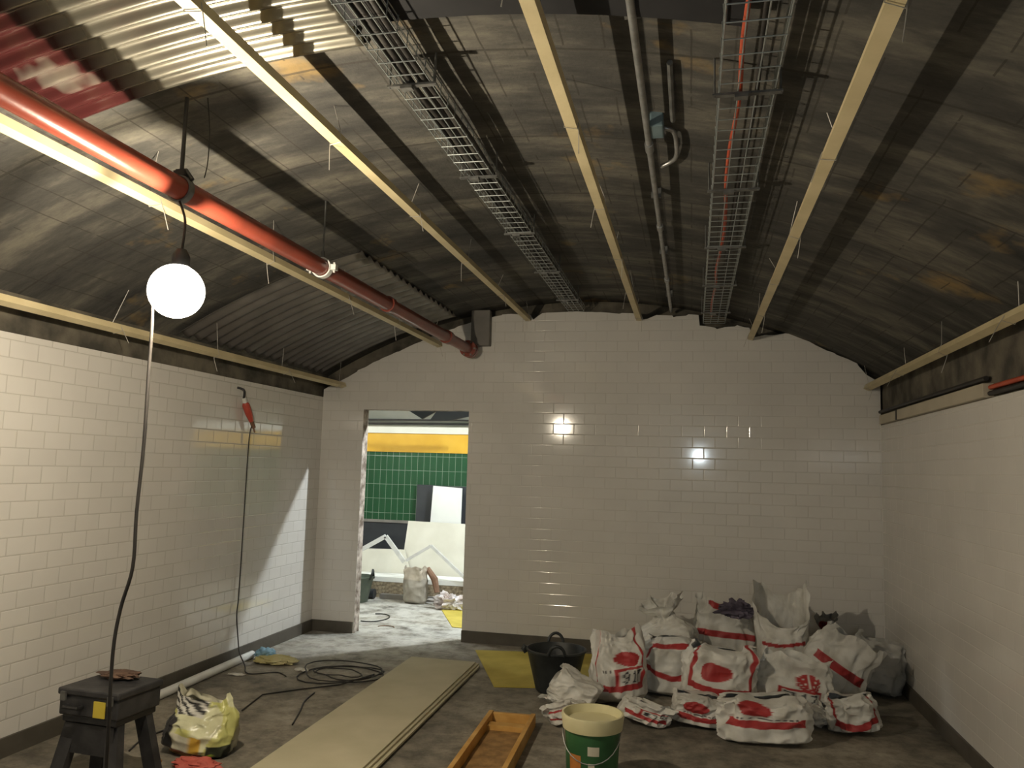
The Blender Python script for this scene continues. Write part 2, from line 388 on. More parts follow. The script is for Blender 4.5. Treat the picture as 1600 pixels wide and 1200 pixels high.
def ztop(x):
    for (a, za), (b, zb) in zip(top, top[1:]):
        if a <= x <= b: return za + (zb - za) * (x - a) / (b - a)
    return top[-1][1]
xs = sorted(set([t[0] for t in top] + [XD0, XD1] + [XL + (XR - XL) * i / 60 for i in range(61)]))
rn = random.Random(3)
zt = {x: ztop(x) + (rn.uniform(-.006, .006)) for x in xs}
m = MB(); T = .12
for a, b in zip(xs, xs[1:]):
    lo = ZD if (a >= XD0 - 1e-6 and b <= XD1 + 1e-6) else 0
    m.add([(a, D, lo), (b, D, lo), (b, D, zt[b]), (a, D, zt[a]), (a, D + T, lo), (b, D + T, lo), (b, D + T, zt[b]), (a, D + T, zt[a])],
          [(0, 1, 2, 3), (5, 4, 7, 6)], 0)
    m.add([(a, D, zt[a]), (b, D, zt[b]), (b, D + T, zt[b]), (a, D + T, zt[a])], [(0, 1, 2, 3)], 1)
    if lo > 0: m.add([(a, D, lo), (b, D, lo), (b, D + T, lo), (a, D + T, lo)], [(3, 2, 1, 0)], 1)
for x in (XD0, XD1):
    k = 40; rr = random.Random(int(x * 10))
    P = []
    for j in range(k + 1):
        z = ZD * j / k
        for i in range(5): 
            P.append((x + (0 if i in (0, 4) else rr.uniform(-.006, .006)), D + T * i / 4, z))
    m.grid(P, 4, k, mi=1)
struct(m, 'wall_back', ['tile_x', 'raw'], label='white tiled end wall with open doorway')
m = MB(); m.bbox((XL - .15, D + .121, ZD + .02), (XR + .15, D + .25, 3.5)); struct(m, 'wall_back_upper', 'rough_conc', label='bare concrete above the ragged tile edge')
# vault
m = MB(); nu, nv = 72, 60; P = []; UVs = []
a0 = math.asin((XL - .16 - CX) / RV); a1 = math.asin((XR + .16 - CX) / RV)
for j in range(nv + 1):
    y = YN + (D + .13 - YN) * j / nv
    for i in range(nu + 1):
        a = a0 + (a1 - a0) * i / nu
        P.append((CX + RV * math.sin(a), y, ZC + RV * math.cos(a))); UVs.append((a * RV, y))
m.grid(P, nu, nv)
o = len(m.v); up = [Vector(v) + Vector((0, 0, .15)) for v in m.v]; m.v += up; UVs += UVs
m.f += [[o + i for i in f[::-1]] for f in m.f]; m.mi += m.mi
m.uv = UVs
struct(m, 'ceiling', 'vault', smooth=SM, label='dark stained concrete barrel vault')
# skirtings
m = MB(); m.bbox((XL, YN, 0), (XL + .015, D, HB)); struct(m, 'baseboard_left', 'skirt')
m = MB(); m.bbox((XL + .015, D - .015, 0), (XD0 - .012, D, HB)); m.bbox((XD1, D - .015, 0), (XR - .015, D, HB)); struct(m, 'baseboard_back', 'skirt')
m = MB(); m.bbox((XR - .015, YN, 0), (XR, D, HB)); struct(m, 'baseboard_right', 'skirt')

# dark downstand strip crossing the crown near the camera
m = MB(); P = []
for j in range(13):
    x = -1.13 + 1.27 * j / 12; P.append((x, vz(x) + .01))
m.prism([(x, 2.15, z - .07) for x, z in P] + [(x, 2.15, z) for x, z in P[::-1]], (0, .24, 0))
tag(m.build('ceiling_strap', pm('bitumen_black', (.006, .006, .008), (.012, .012, .014), 8, .8)), 'dark curved strap crossing the vault at the top of the photo', 'strap')

# corrugated sheets lining the vault
def corrugated(name, x0, x1, y0, y1, r, pitch, amp, mt, label, edge=0):
    m = MB(); ny = int((y1 - y0) / pitch * 10); nx = 36; P = []
    for j in range(ny + 1):
        y = y0 + (y1 - y0) * j / ny
        rr = r - amp * (1 + math.cos(2 * PI * (y - y0) / pitch))
        for i in range(nx + 1):
            x = x0 + (x1 - x0) * i / nx + edge * noise.noise(Vector((y * 3, 0, 0))) * (i == 0)
            a = math.asin((x - CX) / r)
            P.append((CX + rr * math.sin(a), y, ZC + rr * math.cos(a)))
    m.grid(P, nx, ny)
    o = m.build(name, mt, smooth=PI)
    s = o.modifiers.new('thick', 'SOLIDIFY'); s.thickness = .002; s.offset = 1
    return tag(o, label, 'corrugated sheet')
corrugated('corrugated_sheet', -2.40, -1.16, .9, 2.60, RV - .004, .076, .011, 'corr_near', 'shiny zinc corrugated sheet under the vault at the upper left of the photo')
corrugated('corrugated_sheet', -3.42, -2.12, 4.75, 6.95, RV - .004, .13, .016, 'corr_far', 'dull grey corrugated sheet under the vault beside the doorway wall')

# ------------------------------------------------------------------ cream battens with tie wires
bat = [(-3.235, 2.268, 'cream ceiling batten running along the top of the left tiled wall'),
       (-2.298, 2.650, 'cream ceiling batten running beside the red pipe, just left of it'),
       (-1.466, 2.886, 'cream ceiling batten between the red pipe and the left wire basket'),
       (-.467, 2.874, 'cream ceiling batten between the left wire basket and the grey conduit'),
       (.475, 2.696, 'cream ceiling batten just right of the wire basket with the red cable'),
       (1.395, 2.272, 'cream ceiling batten nearest the right tiled wall')]
for k, (x, z, lab) in enumerate(bat):
    t = thing('ceiling_batten', (x, 0.2, z), lab, 'batten', 'cream battens hung below the vault')
    ang = math.atan2(x - CX, z - ZC) * .75
    rot = Matrix.Rotation(ang, 3, 'Y')
    m = MB(); w, h, th = .046, .038, .004; y0, y1 = .2, D - .012
    def q(a, b): return Vector((x, 0, z)) + rot @ Vector((a, 0, b))
    prof = [(-w / 2, 0), (w / 2, 0), (w / 2, h), (w / 2 - th, h), (w / 2 - th, th), (-w / 2 + th, th), (-w / 2 + th, h), (-w / 2, h)]
    m.prism([q(a, b) + Vector((0, y0, 0)) for a, b in prof][::-1], (0, y1 - y0, 0))
    m.build('channel', 'batten', t)
    for j in range(6):
        y = 1.98 + j * .995 + (k % 3) * .012
        if y > D - .1: y = D - .09
        s = 1 if (j + k) % 2 else -1
        zc_ = vz(x) - .002
        m = MB(); rj = random.Random(k * 10 + j)
        e = w / 2 + .003
        pts = [Vector((x + rj.uniform(-.03, .03), y + rj.uniform(-.04, .04), zc_)), q(s * e, h + .01) + Vector((0, y, 0)), q(s * e, -.004) + Vector((0, y, 0)),
               q(-s * e, -.005) + Vector((0, y + .012, 0)), q(-s * e, h * .6) + Vector((0, y + .012, 0)), q(-s * (e + .006), -.03) + Vector((0, y + .014, 0)), q(-s * (e + .012), -.085 - .04 * rj.random()) + Vector((0, y + .02, 0))]
        m.tube(pts, .0017, 5); m.build('tie_wire', 'wire', t)

# ------------------------------------------------------------------ wire baskets
def basket(x0, x1, z, y0, y1, lab, side=.055):
    t = thing('cable_basket', ((x0 + x1) / 2, y0, z), lab, 'cable tray', 'wire cable baskets under the vault')
    m = MB(); n = 4
    for i in range(n): m.tube([(x0 + (x1 - x0) * i / (n - 1), y0, z), (x0 + (x1 - x0) * i / (n - 1), y1, z)], .0026, 6)
    for xx in (x0, x1):
        m.tube([(xx, y0, z + side / 2), (xx, y1, z + side / 2)], .0022, 6); m.tube([(xx, y0, z + side), (xx, y1, z + side)], .0026, 6)
    y = y0 + .03
    while y < y1:
        m.tube([(x0 - .004, y, z + side), (x0 - .002, y, z - .003), (x1 + .002, y, z - .003), (x1 + .004, y, z + side)], .0024, 6); y += .094
    m.build('wire_mesh', 'basket', t, smooth=SM)
    y = y0 + .55
    while y < y1:
        m = MB(); m.box(((x0 + x1) / 2, y, z - .009), (x1 - x0 + .05, .022, .008))
        for xx in (x0 - .018, x1 + .018): m.tube([(xx, y, z - .015), (xx, y, vz(xx) - .003)], .004, 6)
        m.box(((x0 + x1) / 2 - .02, y, z - .018), (.045, .03, .012))
        m.build('hanger_bracket', 'steel_dk', t); y += .96
    return t
def cable_run(x, z, r, y0, y1, mt, lab, seed, dx=0.0):
    rr = random.Random(seed); pts = []
    y = y0
    while y < y1 + .01:
        pts.append((x + dx * (y - y0) / (y1 - y0) + rr.uniform(-.012, .012), y, z + r + rr.uniform(0, .004))); y += .4
    m = MB(); m.tube(smooth_pts(pts, 4), r, 8); return tag(m.build('cable', mt, smooth=PI), lab, 'cable')
def smooth_pts(pts, k=4):
    P = [Vector(p) for p in pts]; out = []
    for i in range(len(P) - 1):
        p0, p1, p2, p3 = P[max(i - 1, 0)], P[i], P[i + 1], P[min(i + 2, len(P) - 1)]
        for j in range(k):
            t = j / k
            out.append(.5 * ((2 * p1) + (p2 - p0) * t + (2 * p0 - 5 * p1 + 4 * p2 - p3) * t * t + (3 * p1 - p0 - 3 * p2 + p3) * t ** 3))
    out.append(P[-1]); return out
ZT1, ZT2 = 2.965, 2.84
basket(-1.095, -.955, ZT1, 1.2, D - .03, 'wire cable basket left of the crown, carrying black cables')
basket(.085, .265, ZT2, 1.2, D - .03, 'wire cable basket right of the grey conduit, carrying a red cable')
for i, xx in enumerate((-1.06, -1.03, -1.0, -.97)):
    cable_run(xx, ZT1 + .002, .010 + .003 * (i % 2), 1.2, D - .05, 'cable', ['black cable lying against the left side of the left wire basket', 'black cable second from the left in the left wire basket', 'black cable second from the right in the left wire basket', 'black cable lying against the right side of the left wire basket'][i], i)['group'] = 'black cables in the left wire basket'
cable_run(.150, ZT2 + .002, .008, 1.2, D - .05, 'cable_red', 'red cable lying in the right-hand wire basket', 11)
cable_run(.205, ZT2 + .002, .008, 1.2, D - .05, 'cable', 'black cable beside the red cable in the right-hand wire basket', 12)

# ------------------------------------------------------------------ conduit on the crown
t = thing('conduit', (-.19, 1.2, 2.965), 'grey steel conduit with couplings along the crown of the vault', 'conduit')
m = MB(); m.tube([(-.19, 1.2, 2.955), (-.19, D - .005, 2.955)], .0135, 12); m.build('tube', 'steel', t, smooth=SM)
for y in (3.42, 4.6, 5.9):
    m = MB(); m.tube([(-.19, y - .04, 2.955), (-.19, y + .04, 2.955)], .019, 12); m.build('coupling', 'steel', t, smooth=SM)
for y in (2.4, 4.1, 5.2, 6.5):
    m = MB(); m.box((-.19, y, 2.985), (.05, .02, .05)); m.build('saddle_clip', 'steel_dk', t)
t = thing('junction_box', (-.155, 3.28, 2.96), 'grey blue conduit box with a short branch pipe on the crown', 'junction box')
m = MB(); m.box((-.150, 3.26, 2.985), (.055, .13, .07)); m.build('box_body', pm('blue_grey_box', (.10, .15, .17), (.15, .21, .23), 9, .5), t, bevel=.006)
m = MB(); m.tube(smooth_pts([(-.125, 3.3, 2.985), (-.085, 3.32, 2.975), (-.075, 3.45, 2.97), (-.085, 3.62, 2.975), (-.15, 3.68, 2.965)], 5), .010, 8); m.build('branch_pipe', 'steel', t, smooth=PI)
m = MB(); m.tube([(-.085, 2.75, 2.985), (-.085, 3.22, 2.98)], .011, 8); m.build('feed_pipe', 'steel_dk', t, smooth=SM)

# ------------------------------------------------------------------ red pipe
PX, PZ, PR = -1.965, 2.60, .045
t = thing('red_pipe', (PX, .2, PZ), 'long red painted steel pipe with flanged end under the left of the vault', 'pipe')
m = MB(); m.tube([(PX, .2, PZ), (PX, 6.93, PZ)], PR, 24); m.build('pipe_body', 'pipe_red', t, smooth=SM)
m = MB(); m.lathe([(.02, 0), (.075, 0), (.075, .025), (.055, .03), (.055, .06), (.075, .065), (.075, .09), (.02, .09)], (PX, 6.86, PZ), 28, 'Y'); fl_ = m.build('end_flange', 'pipe_red', t, smooth=SM)
for j in range(6):
    a = j * PI / 3; m = MB(); m.lathe([(.001, 0), (.009, 0), (.009, .115), (.001, .115)], (PX + .064 * math.cos(a), 6.848, PZ + .064 * math.sin(a)), 6, 'Y'); m.build('bolt', 'steel_dk', fl_)
m = MB(); m.tube([(PX, 6.2, PZ), (PX, 6.28, PZ)], .056, 24); m.build('coupling', 'pipe_red', t, smooth=SM)
m = MB(); m.tube([(PX, 4.9, PZ), (PX, 4.96, PZ)], .054, 24); m.build('coupling', 'pipe_red', t, smooth=SM)
t = thing('pipe_clamp', (PX, 3.95, PZ), 'white two-piece ring clamp holding the red pipe to the vault', 'pipe clamp')
m = MB(); m.lathe([(.048, 0), (.056, 0), (.056, .034), (.048, .034)], (PX, 3.93, PZ), 28, 'Y', close=True); ring_ = m.build('ring', 'white_pl', t, smooth=SM)
for sx in (-1, 1):
    m = MB(); m.box((PX + sx * .068, 3.947, PZ), (.034, .034, .03)); m.tube([(PX + sx * .07, 3.947, PZ - .028), (PX + sx * .07, 3.947, PZ + .028)], .006, 6); m.build('clamp_ear', 'white_pl', ring_)
m = MB(); m.tube([(PX, 3.947, PZ + .05), (PX, 3.947, PZ + .09)], .012, 8); m.tube([(PX, 3.947, PZ + .08), (PX, 3.947, vz(PX) - .003)], .005, 8); m.build('drop_rod', 'steel_dk', t)
t = thing('pipe_hanger', (PX, 2.70, PZ), 'dark rod hanger and saddle holding the red pipe above the lamp', 'pipe hanger')
m = MB(); m.tube([(PX, 2.70, PZ + .06), (PX, 2.70, vz(PX) - .003)], .008, 8); m.build('threaded_rod', 'cable', t)
m = MB(); m.lathe([(.047, 0), (.054, 0), (.054, .03), (.047, .03)], (PX, 2.685, PZ), 28, 'Y', close=True); m.build('strap_ring', 'steel_dk', t, smooth=SM)
m = MB(); m.box((PX, 2.70, PZ + .062), (.05, .034, .02)); m.tube([(PX - .05, 2.70, PZ + .035), (PX - .02, 2.70, PZ + .075), (PX + .02, 2.70, PZ + .075), (PX + .05, 2.70, PZ + .035)], .009, 6); m.build('saddle', 'cable', t)
# grey column stub beyond the pipe end
m = MB(); m.bbox((-1.985, D - .085, 2.652), (-1.81, D - .003, vz(-1.9) - .012)); tag(m.build('duct_stub', 'grey', bevel=.004), 'grey box duct on the end wall above the red pipe flange', 'duct')

# ------------------------------------------------------------------ hanging lamp
LP = Vector((-1.86, 2.575, 2.163))
t = thing('work_lamp', LP, 'blazing warm work lamp hung under the red pipe near the left wall', 'lamp')
def glare_mat():  # added glowing shell, stands in for the glare around the bulb
    m, nt, b = nodes('lamp_glare_shell')
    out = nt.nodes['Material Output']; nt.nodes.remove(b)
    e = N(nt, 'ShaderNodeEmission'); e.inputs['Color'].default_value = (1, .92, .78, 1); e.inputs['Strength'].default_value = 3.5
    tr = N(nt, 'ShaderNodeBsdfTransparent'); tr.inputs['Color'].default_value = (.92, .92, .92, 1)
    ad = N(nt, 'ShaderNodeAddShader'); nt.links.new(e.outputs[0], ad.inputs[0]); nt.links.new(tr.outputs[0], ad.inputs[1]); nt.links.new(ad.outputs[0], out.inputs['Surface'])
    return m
m = MB(); m.sphere(LP, .10, 32, 20); m.build('glare_shell', glare_mat(), t, smooth=PI)
WARM = (1, .87, .66)
m = MB(); m.sphere(LP, .014, 16, 10); m.build('bulb', emit('lamp_filament', WARM, 14500), t, smooth=PI)
m = MB(); m.lathe([(.001, .165), (.018, .165), (.032, .14), (.034, .10), (.031, .098), (.001, .098)], LP + Vector((-.010, .028, 0)), 20); m.build('lamp_holder', 'holder', t, smooth=SM)
m = MB(); m.tube(smooth_pts([LP + Vector((-.01, .028, .15)), LP + Vector((-.02, .05, .28)), Vector((PX + .012, 2.685, PZ - .056))], 5), .005, 8); m.build('hanging_cord', 'cable', t, smooth=PI)
cbl = [LP + Vector((-.012, .02, .10)), LP + Vector((-.105, .02, .06)), (-1.985, 2.62, 2.02), (-2.0, 2.64, 1.88), (-2.005, 2.65, 1.6), (-2.01, 2.645, 1.35), (-2.005, 2.64, 1.15), (-2.035, 2.63, 1.0), (-2.045, 2.62, .85), (-2.04, 2.62, .6), (-2.06, 2.66, .3), (-2.09, 2.74, .05), (-2.13, 2.85, .009), (-2.2, 3.1, .009)]
m = MB(); m.tube(smooth_pts(cbl, 5), .0065, 8); tag(m.build('lamp_cable', 'cable', smooth=PI), 'black flex hanging from the work lamp down to the floor', 'cable')
# thin wire above the lamp
m = MB(); m.tube(smooth_pts([(-1.9, 2.74, vz(-1.9) - .003), (-1.885, 2.745, 2.85), (-1.88, 2.74, 2.72), (-1.884, 2.73, 2.652)], 5), .0022, 6); tag(m.build('loose_wire', 'cable', smooth=PI), 'thin loose wire dropping from the vault beside the pipe hanger', 'wire')

# second work lamp on a stand behind the viewpoint (lights the right side, mirrored in the end wall)
L2 = Vector((.13, -2.6, 1.90))
t = thing('tripod_lamp', (L2.x, L2.y, 0), 'cool white work lamp on a stand behind the viewpoint', 'lamp')
m = MB(); m.sphere(L2, .05, 20, 12); m.build('bulb', emit('cool_lamp', (.84, .95, 1), 400), t, smooth=PI)
m = MB(); m.tube([(L2.x, L2.y, .3), (L2.x, L2.y, L2.z - .06)], .016, 10); m.build('pole', 'steel_dk', t)
for j in range(3):
    a = j * 2 * PI / 3 + .5; m = MB(); m.tube([(L2.x, L2.y, .5), (L2.x + .4 * math.cos(a), L2.y + .4 * math.sin(a), .012)], .011, 8); m.build('leg', 'steel_dk', t)

# ------------------------------------------------------------------ extension lead on the left wall
t = thing('cable_connector', (XL + .06, 5.68, 1.9), 'red cable connector hung on the left tiled wall', 'connector')
m = MB(); a, b = Vector((XL + .04, 5.66, 2.0)), Vector((XL + .045, 5.76, 1.86)); m.tube([a, a.lerp(b, .15), a.lerp(b, .6), b], [.018, .03, .028, .018], 12); m.build('plug_body', 'red_conn', t, smooth=SM)
m = MB(); m.tube([a + Vector((0, -.02, .035)), a], .02, 10); m.build('collar', 'white_pl', t, smooth=SM)
m = MB(); m.tube(smooth_pts([(XL + .003, 5.60, 2.11), (XL + .05, 5.62, 2.09), a + Vector((0, -.02, .03))], 5), .009, 8); m.build('hook', 'black', t, smooth=PI)
m = MB(); m.tube([b, b + Vector((.005, .035, -.05))], .016, 8); m.tube([b + Vector((0, .02, -.02)), b + Vector((0, .06, -.085))], .007, 6); m.build('gland', 'brown', t, smooth=SM)
wire = [b + Vector((.003, .012, -.03)), (XL + .03, 5.77, 1.72), (XL + .02, 5.78, 1.3), (XL + .025, 5.77, .9), (XL + .02, 5.775, .5), (XL + .035, 5.74, .36), (XL + .05, 5.76, .16), (XL + .075, 5.745, .085), (XL + .15, 5.70, .012), (-3.15, 5.5, .006), (-2.98, 5.6, .006), (-2.86, 5.52, .006)]
m = MB(); m.tube(smooth_pts(wire, 5), .0045, 6); tag(m.build('extension_lead', 'cable', smooth=PI), 'thin lead dropping from the red connector down the left wall to the floor', 'cable')

# ------------------------------------------------------------------ right wall trunking and pipes
t = thing('wall_trunking', (XR, 4.6, 1.985), 'cream box trunking along the top of the right tiled wall', 'trunking')
m = MB(); m.bbox((XR - .035, 4.6, 1.984), (XR + .02, 6.42, 2.058)); m.build('casing', 'trunk', t, bevel=.003)
m = MB(); m.bbox((XR - .033, 6.45, 1.984), (XR + .02, 7.0, 2.055)); m.build('end_casing', 'trunk', t, bevel=.003)
m = MB(); m.bbox((XR - .038, 6.415, 1.983), (XR + .02, 6.455, 2.06)); m.build('joint', 'cable', t)
for i, (zz, xx) in enumerate(((2.035, XR + .0), (2.003, XR - .004))):
    m = MB(); m.tube([(xx, 1.0, zz), (xx, 4.59, zz)], .013, 10)
    tag(m.build('wall_pipe', 'cable_red' if i == 0 else 'cable', smooth=SM), ['thin red pipe on top of the right tiles, running into the cream trunking', 'thin black pipe under the red one on top of the right tiles'][i], 'pipe')
m = MB(); m.tube([(XR - .01, 4.62, 2.085), (XR - .02, 7.03, 2.085)], .014, 8); tag(m.build('trunking_tube', 'cable', smooth=SM), 'dark tube lying on the cream trunking at right', 'conduit')  # dark tube along the top edge of the trunking

# ------------------------------------------------------------------ boards on the floor
A, B = Vector((-2.155, 6.22, 0)), Vector((-1.63, 6.22, 0)); dirv = Vector((.050, -2.95, 0))
offs = [(-.03, .03, 0), (.035, -.015, .006), (.02, .02, -.004), (0, 0, 0)]
labs = ['bottom cement board of the long stack on the floor', 'second cement board from the bottom of the long stack', 'cement board just under the top one of the long stack', 'pale top cement board of the long stack on the floor']
for i, (ox, oy, sk) in enumerate(offs):
    m = MB(); z = .0125 * i
    o = Vector((ox, oy, z)); p = [A + o, B + o, B + o + dirv + Vector((sk, 0, 0)), A + o + dirv + Vector((sk, 0, 0))]
    m.prism(p, (0, 0, .0115)); ob = m.build('cement_board', ['board'], None); tag(ob, labs[i], 'board', 'cement boards stacked on the floor')
# yellow sheets
m = MB(); m.prism([(-1.79, 6.80, .001), (-.62, 7.03, .001), (-.42, 5.98, .001), (-1.365, 5.74, .001)], (0, 0, .006)); tag(m.build('floor_sheet', 'yellow'), 'yellow sheet lying on the floor under the black rubber bucket', 'sheet')
m = MB(); m.prism([(-2.76, 8.81, .001), (-2.38, 8.78, .001), (-1.95, 7.65, .001), (-2.26, 7.68, .001)], (0, 0, .006)); tag(m.build('floor_sheet', 'yellow'), 'yellow sheet on the floor of the room beyond the doorway', 'sheet')

# ------------------------------------------------------------------ black rubber bucket
c = Vector((-.93, 5.77, .008))
t = thing('rubber_bucket', c, 'black rubber bucket with two loop handles on the yellow sheet', 'bucket')
m = MB(); m.lathe([(.001, .0), (.125, .0), (.14, .01), (.205, .27), (.215, .278), (.215, .288), (.203, .29), (.196, .275), (.13, .02), (.001, .015)], c, 40); m.build('tub', 'rubber', t, smooth=SM)
for s, a in ((1, 1.75), (-1, 1.75 + PI)):
    d = Vector((math.cos(a), math.sin(a), 0)); e = Vector((-d.y, d.x, 0)); P = []
    for j in range(13):
        th = PI * j / 12; P.append(c + d * (.208 + .02 * math.sin(th)) + e * (.055 * math.cos(th)) + Vector((0, 0, .278 + .07 * math.sin(th))))
    m = MB(); m.tube(P, .011, 8); m.build('handle', 'rubber', t, smooth=PI)
m = MB(); m.tube([c + Vector((-.205, -.06, .26)), c + Vector((-.225, -.065, .285)), c + Vector((-.21, -.06, .305))], .016, 8); m.build('lip', 'rubber', t, smooth=PI)

# ------------------------------------------------------------------ green paint bucket
c = Vector((-.475, 4.12, 0))
t = thing('paint_bucket', c, 'green plastic bucket with a wide cream rim in front of the sacks', 'bucket')
m = MB(); m.lathe([(.001, 0), (.118, 0), (.122, .006), (.136, .30), (.130, .30), (.116, .012), (.001, .01)], c, 44); bb_ = m.build('bucket_body', 'green_pl', t, smooth=SM)
m = MB(); m.lathe([(.137, .292), (.147, .292), (.155, .352), (.152, .362), (.143, .362), (.139, .35), (.132, .325), (.001, .322), (.001, .316), (.137, .312)], c, 44); m.build('rim_and_lid', 'cream', t, smooth=SM)
def patch(c, r0, r1, a0, a1, z0, z1, off=.002):
    m = MB(); P = []
    for j in range(5):
        z = z0 + (z1 - z0) * j / 4
        for i in range(9):
            a = a0 + (a1 - a0) * i / 8; r = r0 + (r1 - r0) * z / .30 + off; P.append(c + Vector((r * math.cos(a), r * math.sin(a), z)))
    m.grid(P, 8, 4); return m
ac = -1.46
patch(c, .119, .136, ac - .16, ac + .26, .195, .238).build('label', 'paper', bb_, smooth=PI)
patch(c, .119, .136, ac - .14, ac + .10, .08, .16).build('label', 'paper', bb_, smooth=PI)
patch(c, .119, .136, ac - .95, ac - .42, .06, .19).build('orange_label', pm('orange_sticker', (.42, .15, .03), (.5, .2, .05), 9, .5), bb_, smooth=PI)
m = MB(); P = []
for j in range(15):
    th = PI * j / 14; P.append(c + Vector((.142 * math.cos(th), -.10 * math.sin(th) - .03, .285 - .13 * math.sin(th))))
m.tube(P, .0028, 6); m.build('bail_handle', 'steel', t, smooth=PI)

# ------------------------------------------------------------------ orange timber trough
t = thing('timber_trough', (-1.06, 4.2, 0), 'open orange timber box lying on the floor beside the boards', 'box')
def slab(name, lo, hi, mt, rz=.035, cen=Vector((-1.06, 4.95, 0))):
    m = MB(); m.bbox(lo, hi); R_ = Matrix.Rotation(rz, 3, 'Z'); m.v = [cen + R_ @ (v - cen) for v in m.v]; return m.build(name, mt, t, bevel=.002)
slab('side_board', (-1.205, 3.2, 0), (-1.178, 4.97, .075), 'timber')
slab('side_board', (-.945, 3.2, 0), (-.918, 4.97, .075), 'timber')
slab('end_board', (-1.178, 4.945, 0), (-.945, 4.972, .068), 'timber')
slab('cross_block', (-1.178, 4.78, 0), (-.945, 4.85, .045), 'timber')
slab('base_board', (-1.178, 3.22, 0), (-.945, 4.945, .016), 'timber_dk')
slab('cross_block', (-1.178, 3.7, .016), (-.945, 3.76, .03), 'timber')

# ------------------------------------------------------------------ case on a step stool, bottom left
S = Vector((-2.66, 3.42, 0))
rz = Matrix.Rotation(-.06, 3, 'Z')
def rb(m): m.v = [S + rz @ (v - S) for v in m.v]; return m
t = thing('step_stool', S, 'dark four-legged step stool under the black tool case', 'stool')
m = MB(); m.box(S + Vector((0, 0, .355)), (.30, .26, .03)); rb(m).build('stool_top', 'dark_box', t, bevel=.006)
for sx in (-1, 1):
    for sy in (-1, 1):
        m = MB(); m.prism([S + Vector((sx * .11 - .035, sy * .09 - .022, .34)), S + Vector((sx * .11 + .035, sy * .09 - .022, .34)), S + Vector((sx * .11 + .035, sy * .09 + .022, .34)), S + Vector((sx * .11 - .035, sy * .09 + .022, .34))], (sx * .06, sy * .05, -.338)); rb(m).build('leg', 'dark_box', t)
m = MB(); m.box(S + Vector((0, -.115, .27)), (.27, .016, .13)); rb(m).build('apron', 'dark_box', t)
c = S + Vector((0, 0, .37))
t = thing('tool_case', c, 'black tool case with a yellow label on the step stool at lower left', 'case')
m = MB(); m.box(c + Vector((0, 0, .045)), (.325, .28, .09)); rb(m).build('case_body', 'dark_box', t, bevel=.008)
m = MB(); m.box(c + Vector((0, 0, .106)), (.34, .295, .032)); lid_ = rb(m).build('case_lid', 'dark_box', t, bevel=.008)
m = MB(); m.box(c + Vector((.065, -.142, .042)), (.062, .006, .07)); rb(m).build('label_plate', 'yellow_lab', t)
m = MB(); m.tube([c + Vector((-.11, -.142, .045)), c + Vector((-.11, -.168, .045)), c + Vector((-.03, -.168, .045)), c + Vector((-.03, -.142, .045))], .009, 8); rb(m).build('handle', 'black', t, smooth=SM)
for sx in (-1, 1):
    m = MB(); m.box(c + Vector((sx * .13, -.152, .088)), (.026, .012, .04)); rb(m).build('latch', 'steel_dk', lid_)

# ------------------------------------------------------------------ soft goods
def lump(name, c, size, seed, mt, label, cat, rough=.35, group=None, freq=3.5):
    m = MB(); n, k = 40, 24; P = []
    for j in range(k + 1):
        th = PI * j / k
        for i in range(n):
            ph = 2 * PI * i / n
            d = Vector((math.sin(th) * math.cos(ph), math.sin(th) * math.sin(ph), -math.cos(th)))
            q = d * freq / 2 + Vector((seed * 3.1, seed, 0))
            r = 1 + rough * (abs(noise.noise(q)) * 1.6 - .4) + rough * .5 * (abs(noise.noise(q * 2.3)) - .25) + rough * .3 * noise.noise(q * 5)
            p = Vector((d.x * size[0] * r, d.y * size[1] * r, d.z * size[2] * r + size[2] * .9))
            P.append(Vector(c) + Vector((p.x, p.y, max(p.z, 0.001))))
    m.grid(P, n, k, True)
    return tag(m.build(name, mt, smooth=math.radians(50)), label, cat, group)

